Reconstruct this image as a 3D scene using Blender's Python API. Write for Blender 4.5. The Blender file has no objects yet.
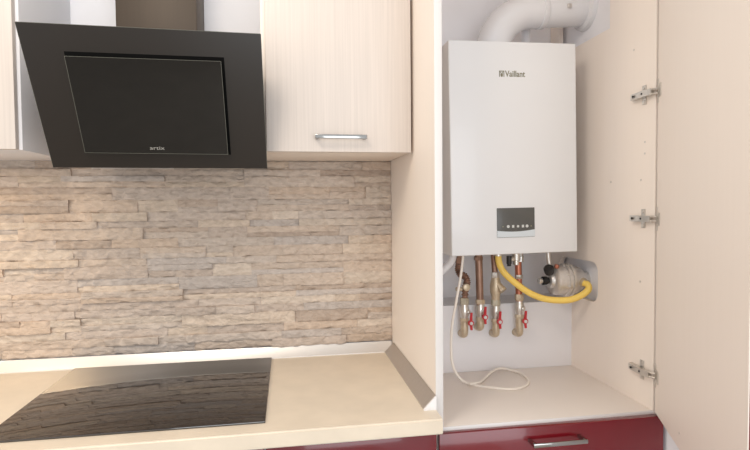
import bpy, bmesh, math, random
from mathutils import Vector, Matrix, noise
random.seed(7)
S = bpy.context.scene
C = S.collection
R = math.radians

# ------------------------------------------------------------------ materials
def srgb(r, g, b):
    f = lambda c: (c/255/12.92) if c/255 <= .04045 else ((c/255+.055)/1.055)**2.4
    return (f(r), f(g), f(b), 1)

def mat(name, col, rough=.5, metal=0, var=.06, scale=(6, 6, 6), bump=0, bscale=None, spec=.5, ior=1.45, coat=0, detail=4):
    m = bpy.data.materials.new(name); m.use_nodes = True
    nt = m.node_tree; n = nt.nodes; l = nt.links
    p = n['Principled BSDF']
    p.inputs['Roughness'].default_value = rough; p.inputs['Metallic'].default_value = metal
    p.inputs['Specular IOR Level'].default_value = spec; p.inputs['IOR'].default_value = ior
    p.inputs['Coat Weight'].default_value = coat; p.inputs['Coat Roughness'].default_value = .05
    tc = n.new('ShaderNodeTexCoord'); mp = n.new('ShaderNodeMapping'); mp.inputs['Scale'].default_value = scale
    l.new(tc.outputs['Object'], mp.inputs['Vector'])
    nz = n.new('ShaderNodeTexNoise'); nz.inputs['Scale'].default_value = 1; nz.inputs['Detail'].default_value = detail
    l.new(mp.outputs['Vector'], nz.inputs['Vector'])
    rp = n.new('ShaderNodeValToRGB')
    c = Vector(col[:3])
    rp.color_ramp.elements[0].position = .3; rp.color_ramp.elements[1].position = .7
    rp.color_ramp.elements[0].color = (*(c*(1-var)), 1); rp.color_ramp.elements[1].color = (*[min(1, v) for v in c*(1+var)], 1)
    l.new(nz.outputs['Fac'], rp.inputs['Fac']); l.new(rp.outputs['Color'], p.inputs['Base Color'])
    if bump:
        b = n.new('ShaderNodeBump'); b.inputs['Strength'].default_value = bump; b.inputs['Distance'].default_value = .002
        l.new(nz.outputs['Fac'], b.inputs['Height']); l.new(b.outputs['Normal'], p.inputs['Normal'])
    return m

M = {}
M['plaster'] = mat('wall_plaster', srgb(238, 238, 242), .85, var=.015, scale=(9, 9, 9), bump=.05)
M['floor'] = mat('floor_tile', srgb(176, 164, 150), .5, var=.08)
M['cream_grain'] = mat('cream_grained_laminate', srgb(211, 201, 193), .45, var=.045, scale=(170, 170, 3), bump=.1, detail=2)
M['cream'] = mat('cream_laminate', srgb(237, 227, 218), .5, var=.007, scale=(60, 60, 3))
M['white'] = mat('white_laminate', srgb(229, 228, 231), .45, var=.01)
M['edge'] = mat('white_edge_band', srgb(222, 219, 217), .4, var=.01)
M['worktop'] = mat('worktop_stone_laminate', srgb(223, 210, 191), .32, var=.045, scale=(14, 14, 14), detail=8)
M['upstand'] = mat('brushed_upstand', srgb(214, 210, 206), .36, .9, var=.02, scale=(3, 80, 80))
M['upstand_cap'] = mat('upstand_cap_plastic', srgb(232, 230, 230), .45, var=.01)
M['glass_black'] = mat('black_ceramic_glass', srgb(34, 27, 23), .03, var=.05, ior=2.0, spec=.5)
M['hood_black'] = mat('black_hood_glass', srgb(33, 28, 24), .28, var=.05, spec=.55)
M['hood_gloss'] = mat('glossy_black_glass', srgb(18, 17, 16), .05, var=.05, spec=.6)
M['hood_steel'] = mat('dark_brown_painted_steel', srgb(74, 62, 50), .5, var=.04, metal=.15, scale=(90, 90, 4))
M['glass_edge'] = mat('polished_glass_edge', srgb(92, 92, 84), .3, var=.03)
M['red'] = mat('dark_red_gloss_lacquer', srgb(112, 18, 28), .16, var=.03, coat=.5, scale=(40, 40, 4))
M['boiler'] = mat('white_enamelled_steel', srgb(228, 229, 231), .32, var=.006, coat=.2)
M['plastic_white'] = mat('white_plastic', srgb(226, 226, 229), .25, var=.01)
M['cable'] = mat('off_white_cable_sheath', srgb(236, 229, 220), .5, var=.02)
M['chrome'] = mat('chrome', srgb(165, 164, 162), .12, 1, var=.02)
M['nickel'] = mat('nickel_plated_steel', srgb(212, 208, 202), .28, .8, var=.08, scale=(60, 60, 60))
M['alu'] = mat('cast_aluminium', srgb(216, 212, 208), .34, .6, var=.08, scale=(70, 70, 70))
M['copper'] = mat('tarnished_copper', srgb(150, 120, 104), .42, .6, var=.2, scale=(50, 50, 25))
M['copper_bright'] = mat('bright_copper', srgb(186, 118, 94), .35, .7, var=.15, scale=(50, 50, 25))
M['brass'] = mat('dull_brass', srgb(198, 182, 158), .38, .45, var=.15, scale=(60, 60, 60))
M['olive'] = mat('weathered_brass_nut', srgb(188, 182, 164), .4, .4, var=.15, scale=(60, 60, 60))
M['handle_red'] = mat('red_handle_plastic', srgb(186, 44, 52), .4, var=.04)
M['yellow'] = mat('yellow_hose_rubber', srgb(240, 206, 104), .42, var=.05, scale=(40, 40, 40))
M['dark'] = mat('dark_grey_plastic', srgb(52, 50, 50), .4, var=.05)
M['rubber'] = mat('black_rubber', srgb(30, 30, 31), .5, var=.05)
M['shelf'] = mat('shelf_laminate', srgb(230, 222, 215), .4, var=.01)
M['slot'] = mat('matt_black_slot_shade', srgb(12, 12, 12), .9, var=.02, spec=.1)
M['display'] = mat('dark_grey_display_glass', srgb(88, 88, 86), .25, var=.03)
M['display_strip'] = mat('pale_blue_grey_plastic', srgb(208, 216, 222), .35, var=.01)
M['icon'] = mat('pale_icon_print', srgb(206, 208, 206), .5, var=.01)
M['logo_grey'] = mat('olive_grey_logo_print', srgb(132, 128, 108), .5, var=.01)
M['logo_light'] = mat('light_grey_logo_print', srgb(150, 148, 142), .5, var=.01)

# stacked stone: every strip has its own stone colour, streaked along its length
m = bpy.data.materials.new('split_face_stone'); m.use_nodes = True
nt = m.node_tree; n = nt.nodes; l = nt.links; p = n['Principled BSDF']; p.inputs['Roughness'].default_value = .62
at = n.new('ShaderNodeAttribute'); at.attribute_name = 'stone'
tc = n.new('ShaderNodeTexCoord'); mp = n.new('ShaderNodeMapping'); mp.inputs['Scale'].default_value = (42, 42, 80)
nz = n.new('ShaderNodeTexNoise'); nz.inputs['Scale'].default_value = 1; nz.inputs['Detail'].default_value = 6; nz.inputs['Distortion'].default_value = .6
rp = n.new('ShaderNodeValToRGB'); rp.color_ramp.elements[0].position = .28; rp.color_ramp.elements[1].position = .72
rp.color_ramp.elements[0].color = (.72, .70, .68, 1); rp.color_ramp.elements[1].color = (1.0, 1.0, 1.0, 1)
mx = n.new('ShaderNodeMix'); mx.data_type = 'RGBA'; mx.blend_type = 'MULTIPLY'; mx.inputs[0].default_value = 1
bp = n.new('ShaderNodeBump'); bp.inputs['Strength'].default_value = .9; bp.inputs['Distance'].default_value = .006
l.new(tc.outputs['Object'], mp.inputs['Vector']); l.new(mp.outputs['Vector'], nz.inputs['Vector'])
l.new(nz.outputs['Fac'], rp.inputs['Fac']); l.new(rp.outputs['Color'], mx.inputs[6]); l.new(at.outputs['Color'], mx.inputs[7])
l.new(mx.outputs[2], p.inputs['Base Color']); l.new(nz.outputs['Fac'], bp.inputs['Height']); l.new(bp.outputs['Normal'], p.inputs['Normal'])
M['stone'] = m

# ------------------------------------------------------------------ mesh helpers
def box(bm, x0, x1, y0, y1, z0, z1, bev=0, seg=2):
    r = bmesh.ops.create_cube(bm, size=1)
    vs = r['verts']
    for v in vs:
        v.co = Vector((x0+(v.co.x+.5)*(x1-x0), y0+(v.co.y+.5)*(y1-y0), z0+(v.co.z+.5)*(z1-z0)))
    if bev:
        es = list({e for v in vs for e in v.link_edges})
        bmesh.ops.bevel(bm, geom=es, offset=bev, segments=seg, affect='EDGES', profile=.5)

def frame_for(d):
    d = d.normalized(); a = Vector((0, 0, 1)) if abs(d.z) < .9 else Vector((1, 0, 0))
    u = d.cross(a).normalized(); return u, d.cross(u).normalized()

def rings(bm, prs, seg=20, cap=True):
    """prs: list of (centre, radius, direction); a skin through circles"""
    prev = None; first = None; u = None
    for c, r, d in prs:
        d = d.normalized()
        if u is None: u, w = frame_for(d)
        else:
            u = (u - d*u.dot(d)).normalized(); w = d.cross(u).normalized()
        ring = [bm.verts.new(c + (u*math.cos(2*math.pi*k/seg) + w*math.sin(2*math.pi*k/seg))*r) for k in range(seg)]
        if prev:
            for k in range(seg):
                f = bm.faces.new((prev[k], prev[(k+1) % seg], ring[(k+1) % seg], ring[k])); f.smooth = True
        else: first = ring
        prev = ring
    if cap:
        bm.faces.new(list(reversed(first))); bm.faces.new(prev)

def lathe(bm, p0, d, prof, seg=24):
    """prof: (distance along d, radius)"""
    p0 = Vector(p0); d = Vector(d).normalized()
    rings(bm, [(p0+d*t, max(r, 1e-4), d) for t, r in prof], seg)

def smooth_path(pts, sub=8):
    P = [Vector(q) for q in pts]; P = [P[0]*2-P[1]] + P + [P[-1]*2-P[-2]]
    o = []
    for i in range(1, len(P)-2):
        a, b, c, d = P[i-1:i+3]
        for k in range(sub):
            t = k/sub
            o.append(.5*((2*b)+(c-a)*t+(2*a-5*b+4*c-d)*t*t+(3*b-a-3*c+d)*t**3))
    o.append(P[-2]); return o

def tube(bm, pts, r, seg=16, sub=8, smooth=True):
    Q = smooth_path(pts, sub) if smooth else [Vector(q) for q in pts]
    pr = []
    for i, q in enumerate(Q):
        d = Q[min(i+1, len(Q)-1)]-Q[max(i-1, 0)]
        pr.append((q, r(i/(len(Q)-1)) if callable(r) else r, d))
    rings(bm, pr, seg)

def hexnut(bm, p0, d, h, r):
    lathe(bm, p0, d, [(0, r*.92), (h*.12, r), (h*.88, r), (h, r*.92)], 6)
    
def plate(bm, outer, holes, x0, x1):
    """a board in the y-z plane with holes, from x0 to x1"""
    es = []
    for loop in [outer]+holes:
        vs = [bm.verts.new((x0, y, z)) for y, z in loop]
        es += [bm.edges.new((vs[i], vs[(i+1) % len(vs)])) for i in range(len(vs))]
    g = bmesh.ops.triangle_fill(bm, edges=es, use_beauty=True)
    fs = [f for f in g['geom'] if isinstance(f, bmesh.types.BMFace)]
    e = bmesh.ops.extrude_face_region(bm, geom=fs)
    for v in e['geom']:
        if isinstance(v, bmesh.types.BMVert): v.co.x = x1

def rrect(y0, y1, z0, z1, r, k=6, corners=(1, 1, 1, 1)):
    o = []
    for (cy, cz, a0, on) in ((y1-r, z1-r, 0, corners[0]), (y0+r, z1-r, 90, corners[1]), (y0+r, z0+r, 180, corners[2]), (y1-r, z0+r, 270, corners[3])):
        if on:
            for i in range(k+1):
                a = R(a0+90*i/k); o.append((cy+r*math.cos(a), cz+r*math.sin(a)))
        else:
            a = R(a0+45); s = r*math.sqrt(2); o.append((cy+s*math.cos(a), cz+s*math.sin(a)))
    return o

def prism(bm, pts, d):
    """pts: 3-D polygon, extruded by vector d"""
    vs = [bm.verts.new(q) for q in pts]; f = bm.faces.new(vs)
    e = bmesh.ops.extrude_face_region(bm, geom=[f])
    bmesh.ops.translate(bm, vec=Vector(d), verts=[v for v in e['geom'] if isinstance(v, bmesh.types.BMVert)])

def obj(name, bm, m, parent=None, label=None, ang=38):
    """links bm (world coordinates) as one mesh object"""
    bmesh.ops.recalc_face_normals(bm, faces=bm.faces)
    me = bpy.data.meshes.new(name); 
    for f in bm.faces: f.smooth = True
    for e in bm.edges:
        if len(e.link_faces) == 2 and e.calc_face_angle(0) > R(ang): e.smooth = False
    base = Vector((0, 0, 0)); p = parent
    while p: base += p.location; p = p.parent
    bm.transform(Matrix.Translation(-base)); bm.to_mesh(me); bm.free()
    me.materials.append(M[m])
    o = bpy.data.objects.new(name, me); C.objects.link(o)
    if parent: o.parent = parent
    if label: o['label'] = label
    return o

def tag(o, label, cat, group=None):
    o['label'] = label; o['category'] = cat
    if group: o['group'] = group
    return o

def thing(name, loc, label, cat, group=None):
    o = bpy.data.objects.new(name, None); C.objects.link(o); o.location = loc
    o.empty_display_size = .05
    return tag(o, label, cat, group)

def struct(name, bm, m):
    o = obj(name, bm, m); o['kind'] = 'structure'; return o

def B(*a, **k):
    bm = bmesh.new(); box(bm, *a, **k); return bm

def text_mesh(body, size, loc, rot, extrude=.0003, shear=0, xs=1.0, off=0):
    cu = bpy.data.curves.new('t', 'FONT'); cu.body = body; cu.size = size; cu.extrude = extrude; cu.shear = shear
    cu.align_x = 'CENTER'; cu.align_y = 'CENTER'; cu.offset = off
    o = bpy.data.objects.new('t', cu); C.objects.link(o)
    dg = bpy.context.evaluated_depsgraph_get(); dg.update()
    me = bpy.data.meshes.new_from_object(o.evaluated_get(dg))
    bm = bmesh.new(); bm.from_mesh(me)
    bpy.data.objects.remove(o); bpy.data.curves.remove(cu); bpy.data.meshes.remove(me)
    bm.transform(Matrix.Translation(loc) @ rot @ Matrix.Diagonal((xs, 1, 1, 1)))
    return bm

# ------------------------------------------------------------------ setting
WALL = .043; SY = .027
struct('floor', B(-3, .9, -5.5, .1, -.05, 0), 'floor')
struct('wall_back', B(-3, .9, WALL, .1, 0, 2.6), 'plaster')
struct('wall_right', B(.652, .8, -1.6, WALL, 0, 2.6), 'plaster')

# ------------------------------------------------------------------ stone backsplash
ZT = .9                     # worktop top
ST0, ST1 = ZT+.0325, 1.5815
bm = bmesh.new(); lay = bm.loops.layers.float_color.new('stone')
palette = [srgb(212, 194, 178), srgb(206, 189, 174), srgb(200, 184, 171), srgb(214, 197, 180), srgb(206, 192, 180),
           srgb(208, 188, 170), srgb(202, 187, 175), srgb(192, 174, 159), srgb(216, 201, 186), srgb(206, 191, 178), srgb(200, 189, 181)]
def strip(x0, x1, z0, z1, off, col):
    nx = max(2, int((x1-x0)/.006)); nzs = max(3, int((z1-z0)/.004))
    sd = random.random()*90; g = []
    for j in range(nzs+1):
        row = []
        for i in range(nx+1):
            x = x0+(x1-x0)*i/nx; z = z0+(z1-z0)*j/nzs
            h = .0042*noise.fractal(Vector((x*28+sd, z*46, sd)), 1.0, 2.1, 4) + .0016*noise.noise(Vector((x*90, z*120+sd, 3)))
            h += .0022*noise.cell(Vector((x*11+sd, (z+x*.12)*48+sd, 1)))
            ed = .0016+.0026*noise.noise(Vector((x*55, z*55, sd))) if (j in (0, nzs) or i in (0, nx)) else 0
            row.append(bm.verts.new((x, SY-off-h+ed, z)))
        g.append(row)
    fs = []
    for j in range(nzs):
        for i in range(nx): fs.append(bm.faces.new((g[j][i], g[j][i+1], g[j+1][i+1], g[j+1][i])))
    ring = g[0] + [g[j][nx] for j in range(1, nzs+1)] + [g[nzs][i] for i in range(nx-1, -1, -1)] + [g[j][0] for j in range(nzs-1, 0, -1)]
    bk = [bm.verts.new((v.co.x, WALL-.0015, v.co.z)) for v in ring]
    for k in range(len(ring)): fs.append(bm.faces.new((ring[k], bk[k], bk[(k+1) % len(ring)], ring[(k+1) % len(ring)])))
    for f in fs:
        for lp in f.loops: lp[lay] = col
z = ST0+.002
while z < ST1-.004:
    h = random.choice((.023, .026, .029, .032, .037, .042))
    if ST1-(z+h) < .016: h = ST1-z
    x = -1.75-random.random()*.2
    while x < -.002:
        L = random.choice((.09, .13, .17, .21, .26, .32, .38)); x1 = x+L
        if -.001-x1 < .06: x1 = -.001
        c = Vector(random.choice(palette)[:3])*random.uniform(.88, 1.0)
        off = random.choice((-.002, -.001, 0, 0, .001, .002, .003, .009))
        if h > .03 and random.random() < .45:
            s = h*random.uniform(.4, .6)
            strip(x, x1, z, z+s, off, (*c, 1))
            c2 = Vector(random.choice(palette)[:3])*random.uniform(.88, 1.0)
            strip(x, x1, z+s, z+h, off+random.choice((-.003, .001, .005)), (*c2, 1))
        else: strip(x, x1, z, z+h, off, (*c, 1))
        x = x1
    z += h
st = obj('stone_backsplash', bm, 'stone', ang=50)
tag(st, 'beige split-face stacked stone cladding covering the wall above the worktop', 'backsplash')

# ------------------------------------------------------------------ worktop, upstands, hob
bm = bmesh.new()
pts = [(-1.75, WALL, .861), (-.001, WALL, .861), (-.001, -.546, .861), (-.002, -.546, .861), (-.002, -.6092, .861), (-1.75, -.6092, .861)]
prism(bm, pts, (0, 0, .039))
es = [e for e in bm.edges if all(abs(v.co.y+.6092) < 1e-4 for v in e.verts) and abs(e.verts[0].co.z-e.verts[1].co.z) < 1e-4]
bmesh.ops.bevel(bm, geom=es, offset=.004, segments=3, affect='EDGES')
tag(obj('worktop', bm, 'worktop'), 'pale beige stone-look worktop with white front edge under the black hob', 'worktop')

up = thing('worktop_upstand', (-.9, 0, ZT), 'silvery white upstand strip along the foot of the stone cladding', 'upstand')
bm = bmesh.new()
prism(bm, [(-1.75, -.0035, ZT), (-1.75, -.0035, ZT+.003), (-1.75, .020, ZT+.031), (-1.75, .0215, ZT+.034), (-1.75, .0215, ZT)], (1.745, 0, 0))
obj('strip', bm, 'upstand', up)
bm = bmesh.new(); box(bm, -1.75, -.036, -.0045, -.0035, ZT, ZT+.003); obj('sealing_lip', bm, 'upstand_cap', up)
us = thing('worktop_upstand', (-.015, -.3, ZT), 'grey-brown sloping upstand strip with white end cap beside the tall cabinet', 'upstand')
bm = bmesh.new()
prism(bm, [(-.0337, -.545, ZT), (-.0337, -.545, ZT+.003), (-.004, -.545, ZT+.033), (-.0015, -.545, ZT+.034), (-.0015, -.545, ZT)], (0, .54, 0))
obj('strip', bm, 'upstand', us)
bm = bmesh.new()
prism(bm, [(-.0345, -.551, ZT), (-.0345, -.551, ZT+.003), (-.004, -.551, ZT+.0338), (-.0013, -.551, ZT+.0348), (-.0013, -.551, ZT)], (0, .006, 0))
obj('end_cap', bm, 'upstand_cap', us, 'white triangular end cap')

hb = thing('induction_hob', (-.745, -.31, ZT), 'black glass hob set in the worktop below the cooker hood', 'hob')
bm = B(-1.0604, -.4304, -.5545, -.0055, ZT, ZT+.005, bev=.0015); obj('glass_plate', bm, 'glass_black', hb)

# ------------------------------------------------------------------ bow handle
def bow_handle(bm, x0, x1, yf, z, out, w=.011, t=.006):
    """yf: the face it is screwed to; flat bar bow with rounded ends"""
    box(bm, x0, x1, yf-out, yf-out+t, z-w/2, z+w/2, bev=.002)
    for xa in (x0+.001, x1-.001-t-.003):
        box(bm, xa, xa+t+.003, yf-out+t*.5, yf, z-w/2+.0005, z+w/2-.0005, bev=.0015)

# ------------------------------------------------------------------ upper cabinets
UF = -.3013; UB = 1.579; UT = 2.38
uc = thing('wall_cabinet', (-.22, -.15, UB), 'cream grained wall cabinet between the black hood and the boiler cupboard', 'cabinet')
bm = bmesh.new(); box(bm, -.4385, -.0045, UF, WALL-.001, UB+.004, UT, bev=.001); obj('carcass', bm, 'cream', uc)
bm = bmesh.new(); box(bm, -.4253, -.0085, UF-.0205, UF-.0015, UB, UT-.002, bev=.0015)
obj('door', bm, 'cream_grain', uc, 'cream door with fine vertical grain')
bm = bmesh.new(); bow_handle(bm, -.2907, -.1432, UF-.0205, 1.6195, .03, w=.012); obj('handle', bm, 'chrome', uc, 'chrome bow handle')
ul = thing('wall_cabinet', (-1.4, -.15, UB), 'cream wall cabinet at the left edge, left of the black hood', 'cabinet')
bm = bmesh.new(); box(bm, -1.75, -1.0596, UF, WALL-.001, UB, UT, bev=.001); obj('carcass', bm, 'white', ul)
bm = bmesh.new(); box(bm, -1.748, -1.067, UF-.0205, UF-.0015, UB, UT-.002, bev=.0015); obj('door', bm, 'cream_grain', ul)

# ------------------------------------------------------------------ cooker hood
hd = thing('cooker_hood', (-.70, 0, 1.53), 'angled black glass cooker hood with brown-black chimney over the hob', 'cooker hood')
BL, BR = Vector((-.9664, -.35, 1.5296)), Vector((-.4241, -.35, 1.5288))
TL, TR = Vector((-.9915, -.47, 1.8593)), Vector((-.4305, -.47, 1.8565))
nh = (TL-BL).cross(BR-BL).normalized()
if nh.y > 0: nh = -nh
bm = bmesh.new(); prism(bm, [BL, BR, TR, TL], -nh*.006); obj('glass_panel', bm, 'hood_black', hd)
bm = bmesh.new()
for a, b in ((TL, TR), (TL, BL), (TR, BR)):
    d = (b-a).normalized(); s = nh.cross(d)*.0011; e = -nh*.0052
    inn = ((BL+BR+TL+TR)/4-(a+b)/2); s = s if s.dot(inn) < 0 else -s
    prism(bm, [a-nh*.0004, b-nh*.0004, b-nh*.0004+s, a-nh*.0004+s], e)
obj('glass_edge', bm, 'glass_edge', hd, 'pale polished glass edge')
def onpanel(u, v, off):     # u right, v up, both 0..1 on the big glass
    a = BL.lerp(BR, u); b = TL.lerp(TR, u); return a.lerp(b, v) + nh*off
CAMPOS = None
ip = [onpanel(.146, .112, .016), onpanel(.822, .112, .016), onpanel(.852, .80, .016), onpanel(.202, .795, .016)]
ip = [onpanel(u, v, .016) for u, v in ((.166, .124), (.818, .122), (.822, .806), (.171, .800))]
sl = [onpanel(u, v, .0008) for u, v in ((.156, .11), (.828, .11), (.833, .829), (.164, .826))]  # flat black plate: shade in the gap behind the raised glass, put into colour
bm = bmesh.new(); prism(bm, sl, -nh*.0007); obj('suction_slot_shade', bm, 'slot', hd, 'matt black plate, painted shade of the gap around the inner glass')
bm = bmesh.new(); prism(bm, ip, -nh*.006); inner = obj('inner_glass', bm, 'hood_gloss', hd, 'glossy raised inner glass')
bm = bmesh.new()
cI = sum(ip, Vector())/4
for i in range(4):
    a, b = ip[i], ip[(i+1) % 4]; d = (b-a).normalized(); s = nh.cross(d)*.0010
    if s.dot(cI-(a+b)/2) < 0: s = -s
    prism(bm, [a, b, b+s, a+s], nh*.0006)
obj('rim', bm, 'glass_edge', inner, 'thin pale rim')
bm = bmesh.new(); prism(bm, [ip[0].lerp(cI, .12)-nh*.006, ip[1].lerp(cI, .12)-nh*.006, ip[2].lerp(cI, .12)-nh*.006, ip[3].lerp(cI, .12)-nh*.006], -nh*.011)
obj('spacer', bm, 'rubber', hd)
xd = (BR-BL).normalized(); zd = nh.cross(xd).normalized(); zd = zd if zd.z > 0 else -zd
rot = Matrix((xd, zd, xd.cross(zd))).transposed().to_4x4()
tl = text_mesh('artix', .0135, onpanel(.492, .166, .0166), rot, .0004, xs=1.45); obj('logo', tl, 'logo_light', inner, 'small pale maker name')
bm = bmesh.new()       # sloping body behind the glass
bb = [onpanel(.06, .05, -.0065), onpanel(.94, .05, -.0065), onpanel(.94, .93, -.0065), onpanel(.06, .93, -.0065)]
f0 = [bm.verts.new(q) for q in bb]; f1 = [bm.verts.new((q.x, WALL-.002, 1.60 if i in (0, 1) else 1.80)) for i, q in enumerate(bb)]
bm.faces.new(f0); bm.faces.new(f1)
for i in range(4): bm.faces.new((f0[i], f0[(i+1) % 4], f1[(i+1) % 4], f1[i]))
obj('body', bm, 'hood_steel', hd)
bm = bmesh.new(); box(bm, -.874, -.639, -.12, WALL-.001, 1.79, 2.38, bev=.002); obj('chimney', bm, 'hood_steel', hd, 'dark brown chimney duct')

# ------------------------------------------------------------------ base cabinet under the worktop
bc = thing('base_cabinet', (-.88, -.3, 0), 'dark red lacquered base cabinet under the worktop', 'cabinet')
bm = bmesh.new(); box(bm, -1.75, -.003, -.545, -.003, .1, .859); obj('carcass', bm, 'white', bc)
bm = bmesh.new(); box(bm, -1.75, -.003, -.49, -.01, 0, .0995); obj('plinth', bm, 'red', bc)
for x0, x1 in ((-1.748, -1.084), (-1.08, -.4335), (-.4295, -.0055)):
    bm = bmesh.new(); box(bm, x0, x1, -.567, -.547, .70, .853, bev=.002); d = obj('drawer_front', bm, 'red', bc)
    bm = bmesh.new(); bow_handle(bm, (x0+x1)/2-.08, (x0+x1)/2+.08, -.567, .775, .03); obj('handle', bm, 'chrome', d)
    bm = bmesh.new(); box(bm, x0, x1, -.567, -.547, .105, .696, bev=.002); obj('door', bm, 'red', bc)

# ------------------------------------------------------------------ tall boiler cupboard
T = -.5404; RX = .6404; ZF = .849; TT = 2.42
tc_ = thing('tall_cabinet', (.32, -.27, 0), 'tall cream cupboard with open door holding the white boiler', 'cabinet')
bm = bmesh.new(); box(bm, 0, .0196, T+.0012, WALL-.002, .0, TT); obj('side_panel', bm, 'cream', tc_)
bm = bmesh.new(); box(bm, -.0002, .0199, T-.0005, T+.0011, ZF-.014, TT, bev=.0004); obj('edge_band', bm, 'edge', tc_, 'white front edge band')
outer = [(T, 0), (WALL-.002, 0), (WALL-.002, TT), (T, TT)]
meter = rrect(-.276, -.03, 1.1, 1.233, .034)
# top opening: the flue leaves through it
flue = [(-.331, 1.9665), (-.02, 1.9665), (-.02, 2.2), (-.331, 2.2)]
bm = bmesh.new(); plate(bm, outer, [meter, flue], .6226, RX); obj('side_panel', bm, 'cream', tc_, 'right side panel with two cut openings')
bm = bmesh.new(); box(bm, .0196, .6226, T, -.1165, ZF-.018, ZF, bev=.0008); obj('shelf', bm, 'shelf', tc_)
bm = bmesh.new(); box(bm, .0196, .6226, T-.0008, T+.0008, ZF-.0185, ZF+.0003, bev=.0004); obj('edge_band', bm, 'edge', tc_, 'white shelf edge band')
bm = bmesh.new(); box(bm, .0196, .6226, -.1165, -.1005, ZF, 1.0805); box(bm, .0196, .6226, -.1005, WALL-.001, 1.0645, 1.0805)
obj('back_panel', bm, 'white', tc_, 'white boxed-in lower back panel')
bm = bmesh.new(); box(bm, .0196, .6226, T+.001, -.003, TT-.018, TT); obj('top_panel', bm, 'cream', tc_)
bm = bmesh.new(); box(bm, .003, RX, -.49, -.01, 0, .0995); obj('plinth', bm, 'red', tc_)
bm = bmesh.new(); box(bm, .003, RX, T-.0205, T-.001, ZF-.24, ZF-.009, bev=.0018); dr = obj('drawer_front', bm, 'red', tc_, 'dark red glossy drawer front')
bm = bmesh.new(); bow_handle(bm, .2415, .3925, T-.0205, .806, .038, w=.011); obj('handle', bm, 'chrome', dr, 'chrome bow handle')
bm = bmesh.new(); box(bm, .003, RX, T-.0205, T-.001, ZF-.744, ZF-.244, bev=.0018); obj('drawer_front', bm, 'red', tc_)
# drilled shelf-pin and confirmat holes on the right panel
for y, z in ((-.4823, 1.4901), (-.342, 1.4912), (-.4468, 1.8661), (-.4977, 1.5958), (-.4977, 1.5638), (-.4823, 1.2)):
    bm = bmesh.new(); lathe(bm, (.6230, y, z), (-1, 0, 0), [(0, .003), (.0012, .003)], 10)
    obj('screw_cap', bm, 'nickel', tc_, 'small grey screw cap')
# the door, open at 65 degrees
H = Vector((.6262, T-.003, 0)); dd = Vector((-math.sin(R(25)), -math.cos(R(25)), 0)); nn = Vector((math.cos(R(25)), -math.sin(R(25)), 0))
DW = .6105; DZ0, DZ1 = ZF-.003, 2.40
def slab(bm, a, b, t0, t1, z0, z1):
    prism(bm, [H+dd*a+nn*t0+Vector((0, 0, z0)), H+dd*b+nn*t0+Vector((0, 0, z0)), H+dd*b+nn*t1+Vector((0, 0, z0)), H+dd*a+nn*t1+Vector((0, 0, z0))], (0, 0, z1-z0))
bm = bmesh.new(); slab(bm, 0, DW, 0, .002, DZ0, DZ1); door = obj('door', bm, 'cream', tc_, 'cream inner face of the open door')
bm = bmesh.new(); slab(bm, 0, DW+.0008, .002, .020, DZ0, DZ1); obj('outer_face', bm, 'red', door, 'dark red outer face')
bm = bmesh.new()
q = H+dd*.2312+Vector((0, 0, .8843)); lathe(bm, q+nn*.001, -nn, [(0, .003), (.0016, .003)], 10); obj('screw_cap', bm, 'nickel', door)
for z in (1.727, 1.381, .950):
    hg = bpy.data.objects.new('hinge', None); C.objects.link(hg); hg.parent = tc_; hg.location = Vector((.62, -.5, z))-tc_.location; hg['label'] = 'nickel concealed hinge'
    bm = bmesh.new(); X = .6226
    # mounting plate: a cross on the panel
    box(bm, X-.003, X-.0002, -.5035, -.4875, z-.027, z+.027, bev=.001)
    box(bm, X-.004, X-.0003, -.507, -.452, z-.008, z+.008, bev=.001)
    for s in (-1, 1): lathe(bm, (X-.003, -.4955, z+s*.02), (-1, 0, 0), [(0, .0055), (.002, .005)], 12)
    obj('mounting_plate', bm, 'nickel', hg)
    bm = bmesh.new()
    prism(bm, [(X-.004, -.452, z-.0085), (X-.015, -.454, z-.0085), (X-.02, -.515, z-.0085), (X-.016, -.54, z-.0085), (X-.006, -.5385, z-.0085), (X-.008, -.51, z-.0085)], (0, 0, .017))
    for y in (-.464, -.497): lathe(bm, (X-.0165, y, z), (-1, 0, 0), [(0, .0045), (.0025, .004)], 12)
    obj('arm', bm, 'nickel', hg)
    for y in (-.470, -.508):
        bm = bmesh.new(); lathe(bm, (X-.0185, y, z), (-1, 0, 0), [(0, .0035), (.0022, .003)], 10)
        obj('screw', bm, 'dark', hg, 'dark adjusting screw')
    bm = bmesh.new()
    def hs(a, b, t0, t1, z0, z1): slab(bm, a, b, t0, t1, z0, z1)
    hs(.0035, .012, -.0025, -.0003, z-.032, z+.032)
    hs(.012, .036, -.0022, -.0003, z-.017, z+.017)
    bmesh.ops.translate(bm, vec=(0, 0, 0), verts=bm.verts)
    a = Vector((X-.012, -.535, z)); b = H+dd*.012+nn*-.002+Vector((0, 0, z))
    for s in (-.006, .006): tube(bm, [a+Vector((0, 0, s)), a.lerp(b, .5)+Vector((0, 0, s)), b+Vector((0, 0, s))], .0032, 8, 4)
    obj('cup_flange', bm, 'nickel', hg)

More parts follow.
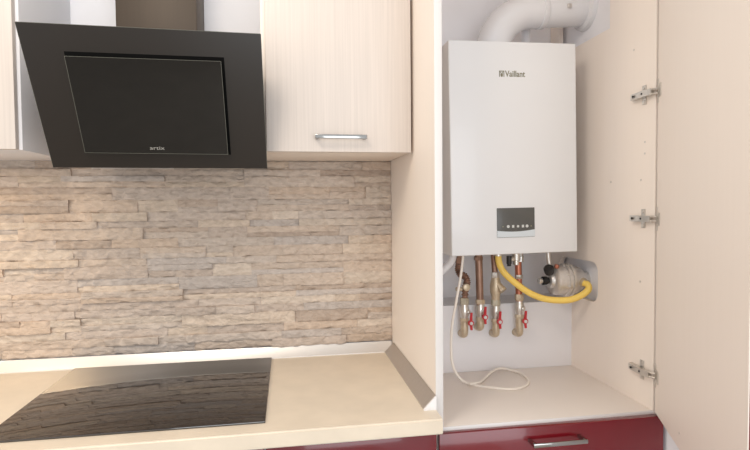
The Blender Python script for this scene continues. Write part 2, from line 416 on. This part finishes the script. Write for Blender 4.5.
# ------------------------------------------------------------------ boiler
BX, BW, BF, BZ, BH = .1274, .4237, -.2668, 1.2671, .6663
bo = thing('boiler', (BX+BW/2, -.13, BZ), 'white wall-hung gas boiler with small dark display in the open cupboard', 'boiler')
bm = bmesh.new(); box(bm, BX, BX+BW, BF, -.012, BZ, BZ+BH, bev=.004, seg=3)
obj('casing', bm, 'boiler', bo)
bm = bmesh.new(); box(bm, BX+.02, BX+BW-.02, -.012, WALL-.0005, BZ+.02, BZ+BH-.02); obj('wall_bracket', bm, 'nickel', bo)
bm = bmesh.new()
box(bm, .20, .30, -.2, -.05, BZ-.006, BZ+.002)
box(bm, .33, .50, -.2, -.05, BZ-.006, BZ+.002); obj('base_tray', bm, 'nickel', bo)
# control panel
px0, px1, pz0, pz1 = .2765, .4028, 1.3205, 1.4135
bm = bmesh.new(); box(bm, px0, px1, BF-.0025, BF+.002, pz0, pz1, bev=.001); cp = obj('control_panel', bm, 'display', bo, 'dark grey display panel')
bm = bmesh.new()
top = []
for i in range(17):
    u = i/16; top.append((px0+(px1-px0)*u, BF-.0032, pz0+.0215-.0045*math.sin(math.pi*u)+(.002*u)))
vs = [(px0, BF-.0032, pz0+.001), (px1, BF-.0032, pz0+.001)] + top[::-1]
prism(bm, vs, (0, .0025, 0)); obj('lower_strip', bm, 'display_strip', cp, 'pale curved strip below the display')
for i, (u, w) in enumerate(((.15, .003), (.29, .006), (.42, .006), (.55, .005), (.68, .006), (.79, .006), (.90, .003))):
    bm = bmesh.new(); x = px0+(px1-px0)*u
    if i % 2: lathe(bm, (x, BF-.0025, pz0+.0345), (0, -1, 0), [(0, w*.8), (.0007, w*.8)], 14)
    else: box(bm, x-w*.6, x+w*.6, BF-.0032, BF-.0024, pz0+.0345-w*.7, pz0+.0345+w*.7)
    obj('touch_key', bm, 'icon' if w > .003 else 'logo_grey', cp)
# maker's name and emblem
rot = Matrix.Rotation(R(90), 4, 'X')
bm = text_mesh('Vaillant', .0262, Vector((.3435, BF-.0004, 1.8325)), rot, .0004, xs=.85, off=.0004); obj('name_print', bm, 'logo_grey', bo, 'olive grey maker name')
bm = bmesh.new()
ex0, ex1, ez0, ez1 = .2905, .3075, 1.8235, 1.8425
for a in ((ex0, ex1, ez1-.0025, ez1), (ex0, ex0+.0025, ez0, ez1), (ex1-.0025, ex1, ez0, ez1), (ex0+.006, ex1-.006, ez0, ez0+.0025)):
    box(bm, a[0], a[1], BF-.0007, BF-.0001, a[2], a[3])
for dx in (-.003, .003):
    tube(bm, [(.299, BF-.0004, ez0+.005), (.299+dx*.6, BF-.0004, ez0+.010), (.299+dx*1.4, BF-.0004, ez0+.0155)], .0012, 6, 3)
lathe(bm, (.299, BF-.0001, ez0+.006), (0, -1, 0), [(0, .0042), (.0006, .0042)], 14)
obj('emblem', bm, 'logo_grey', bo, 'small square emblem')
bo.location.x += .0047
bo.rotation_euler.y = -R(.8)

# ------------------------------------------------------------------ flue
FY = -.15; FR = .055; FX = .311
fl = thing('flue_pipe', (FX, FY, BZ+BH), 'thick white flue elbow rising from the boiler and leaving to the right', 'flue pipe')
bm = bmesh.new()
zt = 2.074; rad = .15
path = [Vector((FX, FY, BZ+BH-.004)), Vector((FX, FY, zt-rad))]
for i in range(1, 13):
    a = R(86*i/12); path.append(Vector((FX+rad-rad*math.cos(a), FY, zt-rad+rad*math.sin(a))))
d = Vector((math.sin(R(86)), 0, math.cos(R(86))))
path += [path[-1]+d*.03]
tube(bm, path, FR, 32, smooth=False); obj('elbow', bm, 'plastic_white', fl)
e = path[-1]
bm = bmesh.new(); tube(bm, [e-d*.002, e+d*.08, e+d*.15, Vector((.651, FY, (e+d*.2).z))], FR-.0025, 32, smooth=False); obj('pipe', bm, 'plastic_white', fl)
bm = bmesh.new(); lathe(bm, e-d*.006, d, [(0, FR), (.002, FR+.003), (.016, FR+.003), (.02, FR)], 32); obj('collar', bm, 'plastic_white', fl)
bm = bmesh.new(); lathe(bm, (FX, FY, BZ+BH+.0), (0, 0, 1), [(0, FR+.008), (.012, FR+.008), (.016, FR+.002), (.03, FR+.002)], 32); obj('socket', bm, 'plastic_white', fl)
bm = bmesh.new(); lathe(bm, (.632, FY, (e+d*.2).z), (1, 0, 0), [(0, FR+.001), (.006, FR+.012), (.0195, FR+.016)], 32); obj('wall_rosette', bm, 'plastic_white', fl)
bm = bmesh.new(); box(bm, .552, .566, FY-FR-.004, FY-FR+.006, 2.072, 2.086, bev=.001); obj('clip', bm, 'alu', fl, 'small grey clip')
vp = thing('vent_pipe', (.465, -.08, BZ+BH), 'slim white upright pipe behind the flue on the boiler top', 'pipe')
bm = bmesh.new(); lathe(bm, (.465, -.08, BZ+BH+.002), (0, 0, 1), [(0, .019), (.02, .019), (.021, .015), (.3, .015)], 20); obj('pipe', bm, 'plastic_white', vp)
bm = bmesh.new(); lathe(bm, (.42, -.08, BZ+BH), (0, 0, 1), [(0, .03), (.03, .03), (.036, .024)], 20); obj('cap', bm, 'plastic_white', vp)

# ------------------------------------------------------------------ pipes with valves
PY = -.150
D = Vector((0, 0, -1))
def nut(parent, x, z, h=.016, r=.0145, m='olive', y=PY):
    bm = bmesh.new(); hexnut(bm, (x, y, z), D, h, r); return obj('nut', bm, m, parent)
def valve(parent, x, z, zend, hx, hz, brass='brass'):
    """ball valve below z, with a red handle centred at (hx, hz) and an elbow into the panel"""
    bm = bmesh.new()
    lathe(bm, (x, PY, z), D, [(0, .0125), (.008, .0135), (.014, .0155), (.024, .0165), (.034, .0155), (.042, .0125), (.05, .0125)], 20)
    lathe(bm, (x, PY, z-.024), Vector((hx-x, -.018, 0)), [(0, .009), (.019, .008), (.021, .006)], 14)
    obj('valve_body', bm, 'nickel', parent)
    zc = z-.05
    bm = bmesh.new()
    hexnut(bm, (x, PY, zc+.004), D, .014, .0150)
    tube(bm, [(x, PY, zc-.006), (x, PY, zend+.014), (x, PY+.006, zend+.006), (x, PY+.02, zend+.003), (x, -.114, zend+.003)], .0128, 16, 5)
    obj('elbow', bm, brass, parent)
    bm = bmesh.new(); hy = PY-.026
    lathe(bm, (hx, hy+.004, hz), (0, -1, 0), [(0, .0098), (.007, .0098), (.008, .0085)], 20)
    for s, L in ((1, .036), (-1, .022)):
        prism(bm, [(hx-.0045, hy-.002, hz+s*.006), (hx+.0045, hy-.002, hz+s*.006), (hx+.0035, hy-.007, hz+s*L), (hx-.0035, hy-.007, hz+s*L)], (0, .004, 0))
    h = obj('valve_handle', bm, 'handle_red', parent, 'red valve handle')
    bm = bmesh.new(); lathe(bm, (hx, hy-.0035, hz), (0, -1, 0), [(0, .0058), (.003, .0055), (.004, .004)], 14); obj('screw', bm, 'icon', h, 'pale centre screw')
G = 'valved pipes under the boiler'
TOP = BZ+.012
# first: loop of corrugated pipe
p1 = thing('heating_pipe', (.21, PY, .98), 'leftmost valved pipe under the boiler, with dark corrugated upper loop', 'pipe', G)
bm = bmesh.new(); lathe(bm, (.196, PY, TOP), D, [(0, .010), (.05, .010)], 16); lathe(bm, (.196, PY, TOP-.03), D, [(0, .0135), (.02, .0135)], 6); obj('riser', bm, 'copper', p1)
bm = bmesh.new()
pp = smooth_path([(.196, PY, TOP-.05), (.196, PY+.012, TOP-.075), (.203, PY+.004, TOP-.09), (.214, PY-.006, TOP-.094), (.220, PY-.008, TOP-.112), (.2165, PY, TOP-.135), (.214, PY, 1.098)], 14)
rings(bm, [(q, .0105+.0022*math.sin(i*1.9), pp[min(i+1, len(pp)-1)]-pp[max(0, i-1)]) for i, q in enumerate(pp)], 14); obj('corrugated_hose', bm, 'copper', p1)
nut(p1, .2125, 1.112, .022, .0155); valve(p1, .2125, 1.09, .982, .2265, 1.031)
bm = bmesh.new(); lathe(bm, (.214, PY-.01, 1.15), (0, -1, 0), [(0, .012), (.012, .012), (.014, .008)], 12); lathe(bm, (.204, PY, 1.142), (-1, 0, 0), [(0, .007), (.02, .007)], 10)
obj('bleed_screw', bm, 'brass', p1)
# second: straight copper
p2 = thing('heating_pipe', (.268, PY, 1.0), 'second valved pipe from the left, straight brown copper with red handle', 'pipe', G)
bm = bmesh.new(); rings(bm, [(Vector((.2625, PY, TOP)), .0125, D), (Vector((.2685, PY, 1.085)), .0125, D)], 18); obj('copper_pipe', bm, 'copper', p2)
nut(p2, .2625, TOP-.028, .014, .015, 'copper')
nut(p2, .2685, 1.105, .016, .0158, 'brass'); valve(p2, .2695, 1.092, 1.003, .2755, 1.049)
# third: brass strainer
p3 = thing('gas_pipe', (.325, PY, .98), 'third valved pipe from the left, with brass strainer below the yellow hose', 'pipe', G)
bm = bmesh.new(); rings(bm, [(Vector((.319, PY+.01, TOP)), .010, D), (Vector((.3225, PY, 1.17)), .010, D)], 16); obj('copper_pipe', bm, 'copper', p3)
nut(p3, .3225, 1.196, .02, .0145, 'nickel')
bm = bmesh.new()
lathe(bm, (.3235, PY, 1.178), D, [(0, .0135), (.012, .0165), (.03, .0195), (.05, .0185), (.066, .0145), (.078, .0138)], 18)
lathe(bm, (.325, PY-.005, 1.16), Vector((.45, -.55, -.7)), [(0, .012), (.026, .012), (.027, .014), (.036, .0135)], 8)
obj('strainer', bm, 'brass', p3)
nut(p3, .324, 1.103, .022, .016, 'olive'); valve(p3, .3245, 1.083, .978, .3275, 1.031)
# fourth: silver fittings
p4 = thing('heating_pipe', (.41, PY, .98), 'rightmost valved pipe under the boiler, silver fittings above red copper', 'pipe', G)
bm = bmesh.new()
lathe(bm, (.398, PY, TOP), D, [(0, .012), (.02, .012), (.022, .015), (.045, .015), (.047, .012), (.06, .012)], 16)
lathe(bm, (.413, PY+.004, TOP), D, [(0, .011), (.03, .011), (.032, .014), (.05, .014)], 8)
lathe(bm, (.398, PY, TOP-.04), (-1, 0, 0), [(0, .010), (.02, .010), (.021, .008), (.03, .008)], 14)
obj('filling_valve', bm, 'nickel', p4, 'silver fitting')
bm = bmesh.new(); lathe(bm, (.372, PY, TOP-.03), D, [(0, .009), (.026, .009), (.028, .007), (.034, .007)], 14); obj('drain_cap', bm, 'dark', p4, 'dark drain cap')
bm = bmesh.new(); rings(bm, [(Vector((.405, PY, TOP-.05)), .0115, D), (Vector((.4085, PY, 1.09)), .0115, D)], 16); obj('copper_pipe', bm, 'copper_bright', p4, 'red copper pipe')
nut(p4, .4075, 1.185, .014, .014, 'nickel'); nut(p4, .408, 1.152, .014, .0142, 'copper')
nut(p4, .409, 1.118, .022, .0155, 'brass'); valve(p4, .4095, 1.094, .976, .4185, 1.029)

# ------------------------------------------------------------------ yellow hose, regulator
rg = thing('gas_regulator', (.54, -.15, 1.15), 'silver cylindrical gas regulator with black knob at right of the pipes', 'gas regulator')
RC = Vector((.509, -.165, 1.163)); ax = Vector((1, .04, .0)).normalized()
bm = bmesh.new()
lathe(bm, RC, ax, [(0, .022), (.004, .026), (.010, .028), (.012, .044), (.018, .050), (.05, .052)], 32); obj('bonnet', bm, 'alu', rg)
bm = bmesh.new()
lathe(bm, RC+ax*.048, ax, [(0, .053), (.002, .0575), (.010, .0575), (.012, .053), (.015, .053), (.017, .0575), (.024, .0575), (.026, .053)], 36)
for k in range(8):
    a = 2*math.pi*k/8+.3
    lathe(bm, RC+ax*.044+Vector((0, math.cos(a)*.053, math.sin(a)*.053)), ax, [(0, .004), (.034, .004)], 6)
obj('flange', bm, 'alu', rg)
bm = bmesh.new(); lathe(bm, RC+ax*.073, ax, [(0, .052), (.02, .050), (.04, .042), (.052, .032), (.06, .028), (.142, .028)], 32); obj('body', bm, 'alu', rg)
bm = bmesh.new(); lathe(bm, RC-ax*.001, -ax, [(0, .011), (.006, .011), (.008, .0145), (.022, .0145), (.024, .011)], 20); obj('knob', bm, 'rubber', rg, 'black knob')
bm = bmesh.new(); lathe(bm, RC-ax*.024, -ax, [(0, .009), (.006, .009), (.007, .011), (.014, .010)], 14); obj('stem', bm, 'nickel', rg)
bm = bmesh.new(); lathe(bm, RC+Vector((.0, -.004, .03)), Vector((-.35, -.5, .55)), [(0, .016), (.02, .017), (.026, .013)], 20); obj('adjusting_cap', bm, 'dark', rg, 'dark grey cap')
bm = bmesh.new(); tube(bm, [RC+Vector((.012, 0, .02)), RC+Vector((.004, .005, .06)), RC+Vector((0, .01, .13))], .0085, 14, 6); obj('gas_pipe', bm, 'nickel', rg)
bm = bmesh.new(); hexnut(bm, RC+Vector((.016, -.02, .045)), Vector((.2, -.3, 1)), .012, .008); obj('test_point', bm, 'copper_bright', rg, 'small copper test point')
bm = bmesh.new(); lathe(bm, RC+ax*.100+Vector((0, -.03, -.003)), Vector((.12, -1, -.05)), [(0, .016), (.02, .016), (.021, .013), (.04, .012)], 18); obj('hose_nozzle', bm, 'brass', rg, 'brass nozzle')
hs_ = thing('gas_hose', (.46, -.2, 1.1), 'yellow gas hose looping from the boiler to the silver regulator', 'hose')
YH = [(.322, -.176, 1.262), (.324, -.178, 1.232), (.340, -.184, 1.197), (.378, -.196, 1.160), (.42, -.205, 1.130), (.465, -.212, 1.111), (.51, -.222, 1.105), (.552, -.234, 1.108), (.588, -.243, 1.124), (.609, -.244, 1.142), (.612, -.234, 1.155), (.606, -.222, 1.159)]
bm = bmesh.new(); tube(bm, YH, .0108, 18, 8); obj('rubber_hose', bm, 'yellow', hs_)
bm = bmesh.new(); lathe(bm, (.322, -.176, BZ+.01), D, [(0, .009), (.014, .009), (.015, .0145), (.024, .0145)], 16); obj('end_fitting', bm, 'nickel', hs_)

# ------------------------------------------------------------------ power cable, condensate pipe
cb = [(.190, -.21, BZ+.006), (.180, -.212, 1.2), (.165, -.213, 1.12), (.150, -.213, 1.04), (.145, -.215, .96), (.150, -.220, .905), (.170, -.232, .866), (.2, -.252, .8528), (.25, -.292, .8528), (.31, -.318, .8528), (.36, -.298, .8528), (.392, -.255, .8528), (.402, -.195, .8528), (.392, -.160, .8535), (.365, -.140, .858), (.338, -.138, .860), (.3, -.165, .857), (.255, -.215, .8535), (.225, -.252, .8575), (.19, -.262, .8570)]
bm = bmesh.new(); tube(bm, cb, .0042, 10, 8)
tag(obj('power_cable', bm, 'cable'), 'thin off-white cable hanging from the boiler and coiled on the shelf', 'cable')
cd = thing('condensate_pipe', (.15, -.08, 1.1), 'pale plastic drain tube at the left below the boiler', 'pipe')
bm = bmesh.new(); tube(bm, [(.176, -.15, BZ+.004), (.170, -.145, 1.235), (.140, -.13, 1.20), (.105, -.11, 1.165), (.085, -.09, 1.13), (.08, -.07, 1.0808)], .0125, 16, 6); obj('tube', bm, 'plastic_white', cd)
bm = bmesh.new(); lathe(bm, (.08, -.07, 1.0806), (0, 0, 1), [(0, .023), (.03, .022), (.034, .016)], 18); obj('rubber_socket', bm, 'dark', cd, 'dark rubber socket')

# ------------------------------------------------------------------ light
def area(name, loc, target, size, power, col, sy=None):
    L = bpy.data.lights.new(name, 'AREA'); L.energy = power; L.color = col; L.shape = 'RECTANGLE'; L.size = size; L.size_y = sy or size
    o = bpy.data.objects.new(name, L); C.objects.link(o); o.location = loc
    o.rotation_euler = (Vector(target)-Vector(loc)).to_track_quat('-Z', 'Y').to_euler(); return o
area('window_light', (.2, -4.2, 1.35), (-.1, 0, 1.3), 2.4, 46, (.90, .955, 1), 2.2)
area('wall_lamp', (-2.5, -1.1, 1.9), (0, -.3, 1.2), .5, 9, (1, .78, .50))
area('ceiling_lamp', (-.9, -1.4, 2.55), (-.7, -.5, .9), .5, 10.5, (1, .86, .70))
L = bpy.data.lights.new('under_cabinet_lamp', 'AREA'); L.energy = 1.1; L.color = (1, .72, .42); L.size = .25; L.size_y = .05; L.shape = 'RECTANGLE'
o = bpy.data.objects.new('under_cabinet_lamp', L); C.objects.link(o); o.location = (-1.42, -.24, UB-.01)
w = bpy.data.worlds.new('room_air'); S.world = w; w.use_nodes = True
w.node_tree.nodes['Background'].inputs['Color'].default_value = (.97, .985, 1, 1)
w.node_tree.nodes['Background'].inputs['Strength'].default_value = .98

# ------------------------------------------------------------------ camera
yaw, pitch, roll, fpx = .1651970, .0347852, -.0086972, 524.403
fwd = Vector((math.sin(yaw)*math.cos(pitch), math.cos(yaw)*math.cos(pitch), -math.sin(pitch)))
rt = Vector((math.cos(yaw), -math.sin(yaw), 0)); upv = rt.cross(fwd)
r2 = rt*math.cos(roll)+upv*math.sin(roll); u2 = -rt*math.sin(roll)+upv*math.cos(roll)
cam = bpy.data.cameras.new('camera'); cam.sensor_width = 36; cam.lens = fpx*36/750; cam.clip_start = .02
co = bpy.data.objects.new('camera', cam); C.objects.link(co)
mt = Matrix((r2, u2, -fwd)).transposed().to_4x4(); mt.translation = Vector((-.3701684, -1.831628, 1.4207108)); co.matrix_world = mt
S.camera = co
S.cycles.diffuse_bounces = 8; S.cycles.max_bounces = 14
S.view_settings.view_transform = 'Standard'; S.view_settings.look = 'None'; S.view_settings.gamma = 1
S.view_settings.use_curve_mapping = False; S.view_settings.exposure = .06
